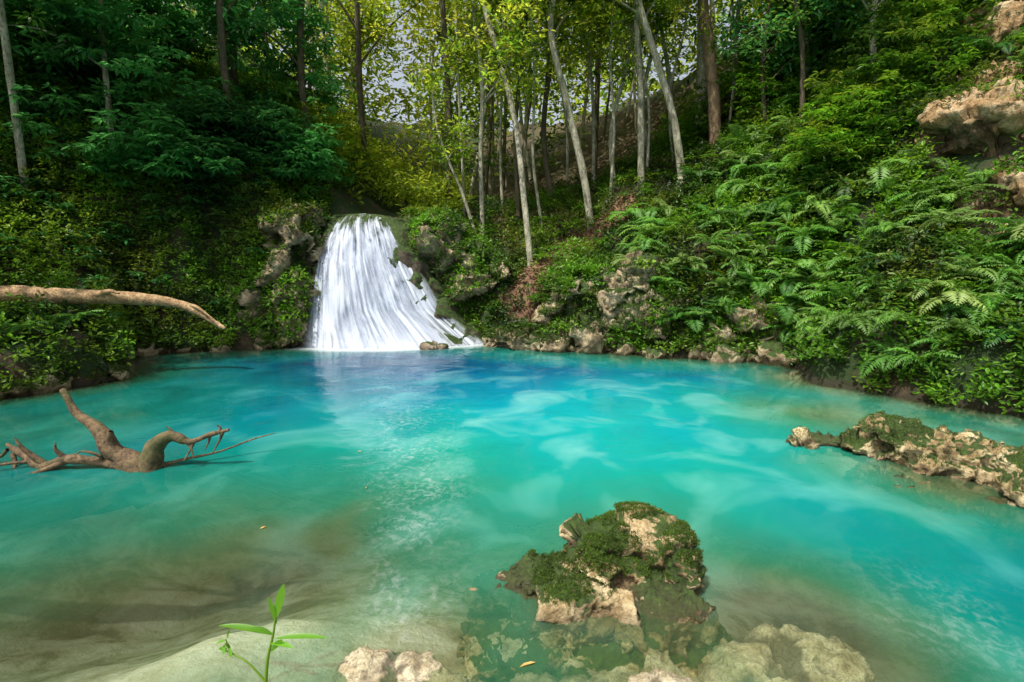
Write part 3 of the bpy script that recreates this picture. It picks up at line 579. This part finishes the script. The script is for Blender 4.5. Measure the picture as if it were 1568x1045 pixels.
T(B, [(-5.7,15.5,4.6),(-5.9,15.3,7),(-5.6,15,10),(-5.5,15,12)], .11, .07, M_dark, M_teal, spread=2.0, **kw)
T(B, [(-11.0,7.2,2.8),(-10.4,7.3,4.5),(-9.9,7.4,6.3),(-9.5,7.5,8)], .08, .05, M_dark, M_teal, spread=1.5, **kw)
T(B, [(-8.0,15.5,6),(-7.9,15.5,9),(-8.2,15.5,13)], .16, .12, M_dark, M_teal, spread=2.6, **kw)
T(B, [(-12.5,10,5),(-12.3,9.8,8),(-12,9.6,11)], .14, .1, M_dark, M_teal, spread=2.6, **kw)
T(B, [(-4.9,18.5,3.8),(-5.1,18.3,7),(-5,18,11)], .12, .08, M_dark, M_canopy, spread=2.4, ncl=110, yel=.4)

# ------------------------------------------------------------ background forest mass
mb = MB()
n = 6200
x = R.uniform(-24, 24, n); y = R.uniform(18.8, 33, n); g = H(x, y); hz = R.uniform(0, 1, n)**.8*16; z = g+hz
ing = np.abs(x/y+.205) < .09
gap = np.exp(-(((x/y)+.205)/.028)**2)*sm(6, 7.5, z)
keep = (R.uniform(0, 1, n) > gap*.93) & ~((hz < 3.5) & (R.rand(n) < .5) & ~ing); C = np.stack([x, y, z], 1)[keep]; hz = hz[keep]; ing = ing[keep]
yel = np.clip(.05+.6*sm(7, 13, C[:, 2])*R.uniform(0, 1, len(C))**1.5+.5*np.exp(-((C[:,0]/C[:,1]+.2)/.06)**2), 0, 1)  # extra yellow by the sky gap paints its brightness into the leaves
clumps(mb, C, 28, R.uniform(.6, 1.3, len(C)), .28, .95, .1, .15, np.clip((.5+fbm(C*.4, 3, 2)*1.4)*np.where(ing, 1, .3+.7*sm(1, 6, hz)), 0, 1), yel)  # leaves near the ground painted darker for shade under the canopy
x = R.uniform(-6.5, -1.8, 420); y = R.uniform(15.2, 24, 420); C = np.stack([x, y, H(x, y)+R.uniform(.1, 1.3, 420)], 1); C = C[(np.abs(C[:, 0]+3.9) > .8) | (C[:, 1] > 17)]
clumps(mb, C, 28, R.uniform(.3, .6, len(C)), .2, .9, .1, .2, None, np.full(len(C), .3))
for i in range(70):
    x = R.uniform(-20, 20); y = R.uniform(18.5, 28); g = float(H(np.array([x]), np.array([y]))[0])
    if abs(x/y+.2) < .04: continue
    tube(mb, [(x, y, g-.3), (x+R.normal()*.4, y, g+5), (x+R.normal()*.8, y, g+10), (x+R.normal()*1.0, y, g+15)], [R.uniform(.05, .12), .04], 1 if R.rand() < .3 else 2, 7, 4)
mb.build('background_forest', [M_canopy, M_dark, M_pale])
mb = MB(); n = 1100; th = R.uniform(-.3, np.pi+.3, n); rr_ = R.uniform(36, 60, n); x = rr_*np.cos(th); y = 5+rr_*np.sin(th); g = H(x, y)
C = np.stack([x, y, g+R.uniform(0, 14, n)], 1); C = C[~((np.abs(C[:,0]/np.maximum(C[:,1], .1)+.205) < .06) & (C[:,2] > 15) & (C[:,1] > 0))]
clumps(mb, C, 26, R.uniform(2, 3.5, len(C)), .8, 1, .1, .15, None, np.full(len(C), .25)); mb.build('distant_forest', [M_canopy])

# ------------------------------------------------------------ bank vegetation
def scatter(n, x0, x1, y0, y1, sdmin=.02):
    x = R.uniform(x0, x1, n); y = R.uniform(y0, y1, n); sd = sdist(x, y); e = .06
    o = sd > sdmin; x = x[o]; y = y[o]; n = len(x)
    h = H(x, y); gx = (H(x+e, y)-h)/e; gy = (H(x, y+e)-h)/e; sl = np.sqrt(1+gx**2+gy**2)
    ok = (h > .02) & (R.uniform(0, 3.2, n) < sl)
    ok &= ~((x > -5.1) & (x < -2.2) & (y > 12.4) & (y < 30) & (np.abs(x+3.9) < .95+.05*(y-13)))
    ok &= ~((dpath(x, y, PATH) < .4) & (R.rand(n) < .85))
    N = nrm(np.stack([-gx, -gy, np.ones(n)], 1)); return np.stack([x, y, h], 1)[ok], N[ok]
def crock(P):
    m = np.zeros(len(P), bool)
    for c, r in (((8.2,9.5,4.15),.85),((8.8,9.9,4.7),.6),((7.9,8.5,2.9),.65),((2.5,11.5,1.2),.6),((1.5,12.1,1.3),.35),((3.1,11.2,.8),.55),((.4,11.9,.4),.5)):
        m |= np.linalg.norm((P-np.array(c)), axis=1) < r*(1+.5*fbm(P*2, 2, 77))
    return m
def on_rock(obj, n, thr=-.1, seed=61, zmin=.15, maxz=99):
    co, no = vdata(obj)
    ii = np.where((co[:, 2] > zmin) & (co[:, 2] < maxz) & (fbm(co*1.5, 3, seed)+no[:, 2]*.35 > thr) & (no[:, 2] > -.3))[0]
    if len(ii) == 0: return np.zeros((0, 3)), np.zeros((0, 3))
    ii = R.choice(ii, n); return co[ii], no[ii]
P, Nn = scatter(220000, -15, 14, 3, 19)
extra = [on_rock(fs1, 1300, -.1), on_rock(fs2, 1800, -.15), on_rock(sb, 100, .3), on_rock(le, 500, .25), on_rock(bc, 700, .12), on_rock(sr, 150, .2), on_rock(cr, 700, .22)]
k_ = ~(crock(P) & (R.rand(len(P)) < .95)); P = P[k_]; Nn = Nn[k_]
nearw = P[:, 2] < .5
dens = (fbm(P*.9, 3, 31) > -.48) | nearw; P = P[dens]; Nn = Nn[dens]
thin = (P[:, 1] < 14.5) | (R.rand(len(P)) < .55) | (P[:,0] > 6) | (P[:,0] < -5); P = P[thin]; Nn = Nn[thin]
P = P+Nn*R.uniform(.0, .42, (len(P), 1))*(.4+1.3*np.clip(fbm(P*1.3, 3, 8)+.35, 0, 1))[:, None]
P = np.vstack([P]+[a+b*R.uniform(0, .12, (len(a), 1)) for a, b in extra])
lf = sm(-4, -6, P[:, 0])
bb = np.clip(.46+.3*lf+fbm(P*.8, 3, 12)*1.5, .0, 1); yy = np.clip(.04+.10*lf+fbm(P*1.1+5, 3, 19)*.6, 0, .8)
mb = MB(); clumps(mb, P, 7, .11, .09, 1.1, .1, .35, bb, yy, 0); mb.build('bank_undergrowth', [M_cover])
P, Nn = scatter(11000, -15, 14, 4, 18, .3)
P = P+Nn*.2; k_ = ~crock(P); P = P[k_]; P = P[(P[:,0]<-5)|(P[:,0]>3)|(R.rand(len(P))<.4)]; P = P[R.rand(len(P)) < .5]
side = P[:, 0] < -4
mb = MB(); Q = P[side]; Q = Q[(Q[:, 2] > 3.4) | (R.rand(len(Q)) < .35)]; sprays(mb, Q, 6, 7, R.uniform(.2, .5, len(Q)), .17, .8, np.clip(.6+fbm(Q*.7, 3, 3)*1.1, 0, 1), np.full(len(Q), .04))
n = 1500; x = R.uniform(-13.5, -5.0, n); y = R.uniform(11.2, 16, n); z = H(x, y)+R.uniform(.2, 1, n)*R.uniform(.5, 5.5, n)
Q = np.stack([x, y, z], 1); kk = (fbm(Q*.55, 3, 91) > -.02) & (Q[:, 2] > 4.0); Q = Q[kk]
sprays(mb, Q, 11, 7, R.uniform(.35, .75, len(Q)), .20, .8, np.clip(.65+fbm(Q*.6, 3, 3)*1.3, 0, 1), np.full(len(Q), .04))
mb.build('broadleaf_bushes', [M_teal])
mb = MB(); Q = P[~side]; sprays(mb, Q, 6, 7, R.uniform(.15, .4, len(Q)), .15, .65, np.clip(.45+fbm(Q*.7, 3, 6)*1.4, 0, 1), np.clip(R.normal(size=len(Q))*.2, 0, 1))
n = 1300; x = R.uniform(5.0, 12.5, n); y = R.uniform(10.4, 17, n); z = H(x, y)+R.uniform(.1, 2.1, n)
Q = np.stack([x, y, z], 1); Q = Q[(fbm(Q*.55, 3, 95) > .0) & ~crock(Q)]
sprays(mb, Q, 10, 7, R.uniform(.3, .6, len(Q)), .16, .7, np.clip(.45+fbm(Q*.6, 3, 3)*1.5, 0, 1), np.clip(R.normal(size=len(Q))*.2, 0, 1))
mb.build('hillside_bushes', [M_cover])
P, Nn = scatter(40000, -3, 7, 12.5, 18, .1)
P2 = np.stack([R.uniform(-.5, 4, 9000), R.uniform(12.6, 15.6, 9000)], 1); P2 = P2[dpath(P2[:, 0], P2[:, 1], PATH) < .6]
P2 = np.c_[P2, H(P2[:, 0], P2[:, 1])+.015]; Q = np.vstack([P[R.rand(len(P)) < .25]+[0, 0, .02], P2]); n = len(Q)
mb = MB(); leaves(mb, Q, R.normal(size=(n, 3))*[1, 1, .2], R.normal(size=(n, 3))*.4+[0, 0, 1], R.uniform(.05, .12, n), 1.1, R.uniform(0, 1, (n, 3))); mb.build('leaf_litter', [M_litter])

# ferns
def frond(mb, base, az, L, tilt, arch, col):
    n = 17; t = np.linspace(.05, 1, n+1)
    h = np.array([math.cos(az), math.sin(az), 0.]); s = np.array([-math.sin(az), math.cos(az), 0.])
    ang = tilt-arch*t; dx = np.cumsum(np.cos(ang))/n*L; dz = np.cumsum(np.sin(ang))/n*L
    C = base+h*dx[:, None]+np.array([0, 0, 1.])*dz[:, None]; T_ = nrm(np.gradient(C, axis=0))
    pl = L*.27*np.sin(np.pi*np.clip(t*.86+.12, 0, 1))**.8*R.uniform(.85, 1.1, n+1)
    Vs=[]; w = L*.03
    for sg in (-1, 1):
        D = nrm(s*sg+T_*.45+np.array([0, 0, -.25])+R.normal(size=(n+1, 3))*.07); tip = C+D*pl[:, None]; mid = C+D*(pl*.45)[:, None]+np.array([0, 0, .02])
        q = np.stack([C, mid+T_*w, tip, mid-T_*w], 1); Vs.append(q.reshape(-1, 3))
    V = np.concatenate(Vs); F = np.arange(len(V)).reshape(-1, 4)
    c = np.tile(col, (len(V), 1)); c[:, 0] = np.clip(c[:, 0]+R.normal(size=len(V))*.05, 0, 1)
    mb.add(V, F, 0, c)
def ferns(name, P, Lr, nf=9, yel=.1):
    mb = MB()
    for p in P:
        b = R.uniform(.1, 1); y = max(0, R.normal()*.2+yel); LL = R.uniform(*Lr)
        for i in range(nf):
            frond(mb, p, R.uniform(0, 2*np.pi), LL*R.uniform(.6, 1.15), R.uniform(.4, 1.2), R.uniform(1.1, 2.1), np.array([R.uniform(.2, .9), np.clip(b+R.normal()*.12, 0, 1), min(y, .9)]))
    return mb.build(name, [M_fern])
P, Nn = scatter(2600, 2.8, 10, 5, 14, .2); P = P+Nn*.22
k_ = ~crock(P); P = P[k_]; wgt = np.where((P[:, 0] < 8) & (P[:, 1] < 12) & (P[:, 2] < 4.2), 1, .25); P = P[R.rand(len(P)) < wgt*.55]
ferns('fern_bank', P, (.3, .78))
P, Nn = scatter(900, -12, -4.5, 7, 14, .2); ferns('fern_bank', P[R.rand(len(P)) < .4]+np.array([0, 0, .15]), (.22, .45), 8, 0)
ferns('palm_plant', np.array([(8.0,13.2,8.9),(7.2,12.6,8.5),(9.2,13,9.6)]), (1.3, 1.8), 10, .4)

# foreground sprig
mb = MB()
tube(mb, [(-1.19,2.18,-.05),(-1.17,2.19,.12),(-1.14,2.2,.24),(-1.12,2.2,.34)], [.009,.004], 0, 7, 5, .02)
tube(mb, [(-1.18,2.18,.0),(-1.27,2.2,.09),(-1.36,2.22,.13),(-1.38,2.22,.2)], [.005,.003], 0, 6, 5, .02)
tube(mb, [(-1.36,2.22,.13),(-1.42,2.22,.15)], [.004,.002], 0, 6, 3, .02)
def blade(p, d, L, w, bend, up=(0,-.3,1)):
    p=np.array(p,float); d=nrm(np.array(d,float)); u=np.array(up,float); s=nrm(np.cross(d,u)); n=10; t=np.linspace(0,1,n)
    C=p+d*(t*L)[:,None]+np.array([0,0,-1])*(bend*L*t**2)[:,None]; ww=w*np.sin(np.pi*np.clip(t*.93+.05,0,1))**.8
    fold=np.array([0,0,1])*(ww*.35)[:,None]
    V=np.stack([C+s*ww[:,None]+fold,C,C-s*ww[:,None]+fold],1).reshape(-1,3); i=np.arange(n*3).reshape(n,3)
    F=np.concatenate([np.stack([i[:-1,k],i[1:,k],i[1:,k+1],i[:-1,k+1]],-1) for k in (0,1)])
    mb.add(V,F,0,np.tile([R.uniform(.4,.9),R.uniform(.5,1),.1],(len(V),1)),True)
blade((-1.14,2.2,.24),(-1,.0,.35),.27,.016,.15); blade((-1.13,2.2,.22),(1,.05,.12),.25,.014,.15); blade((-1.12,2.2,.33),(.25,.1,1),.17,.02,.0,(0,-1,.2))
blade((-1.12,2.2,.30),(-.2,0,1),.14,.013,.0,(0,-1,.2)); blade((-1.14,2.2,.24),(-.8,-.2,.6),.13,.015,.2); blade((-1.15,2.19,.16),(.6,-.2,.8),.12,.013,.1,(0,-1,.3)); blade((-1.15,2.19,.2),(.9,-.3,.3),.14,.013,.2)
for q in range(6): blade((-1.38+R.normal()*.02,2.22,.18+R.normal()*.03),R.normal(size=3),.04,.008,.1)
mb.build('water_sprig', [M_sprig])
mb = MB()
fp = np.array([(-1.9,3.6,.008),(-1.3,4.3,.008),(-1.6,5.2,.008),(.12,2.3,.008)]); n = 4
leaves(mb, fp, np.c_[R.normal(size=(n, 2)), np.zeros(n)], np.tile([0, 0, 1.], (n, 1)), np.array([.055,.035,.04,.09]), np.array([.9,.9,.9,.4]), np.tile([.8, .8, .9], (n, 1)))
mb.build('floating_leaves', [leafmat('fallen_leaf', (.3, .2, .05), (.5, .35, .1), (.5, .32, .10), .1)])

# ------------------------------------------------------------ light, sky, camera
sd_ = Vector((-.33, -.32, .88)).normalized()
w = bpy.data.worlds.new('World'); scene.world = w; w.use_nodes = True; nt = w.node_tree; bg = nt.nodes['Background']
sk = nt.nodes.new('ShaderNodeTexSky'); sk.sky_type = 'NISHITA'; sk.sun_disc = False
sk.sun_elevation = math.asin(sd_.z); sk.sun_rotation = math.atan2(sd_.x, sd_.y); sk.air_density = 1.0; sk.dust_density = 4
# thin bright haze: a paler, brighter sky
hz_ = nt.nodes.new('ShaderNodeHueSaturation'); hz_.inputs['Saturation'].default_value = .45; hz_.inputs['Value'].default_value = 1.4
nt.links.new(sk.outputs[0], hz_.inputs['Color']); nt.links.new(hz_.outputs[0], bg.inputs[0]); bg.inputs[1].default_value = .14
sl = bpy.data.lights.new('sun', 'SUN'); sl.energy = 5; sl.angle = math.radians(.6); sl.color = (1, .94, .82)
so = bpy.data.objects.new('sun', sl); so.rotation_euler = sd_.to_track_quat('Z', 'Y').to_euler(); scene.collection.objects.link(so)
cam = bpy.data.cameras.new('camera'); cam.lens = 18; cam.sensor_width = 36; cam.clip_end = 2000
co = bpy.data.objects.new('camera', cam); co.location = (0, 0, 2); co.rotation_euler = (math.radians(90-8.8), 0, 0); scene.collection.objects.link(co)
scene.camera = co
scene.view_settings.view_transform = 'Standard'; scene.view_settings.look = 'None'; scene.view_settings.exposure = 0
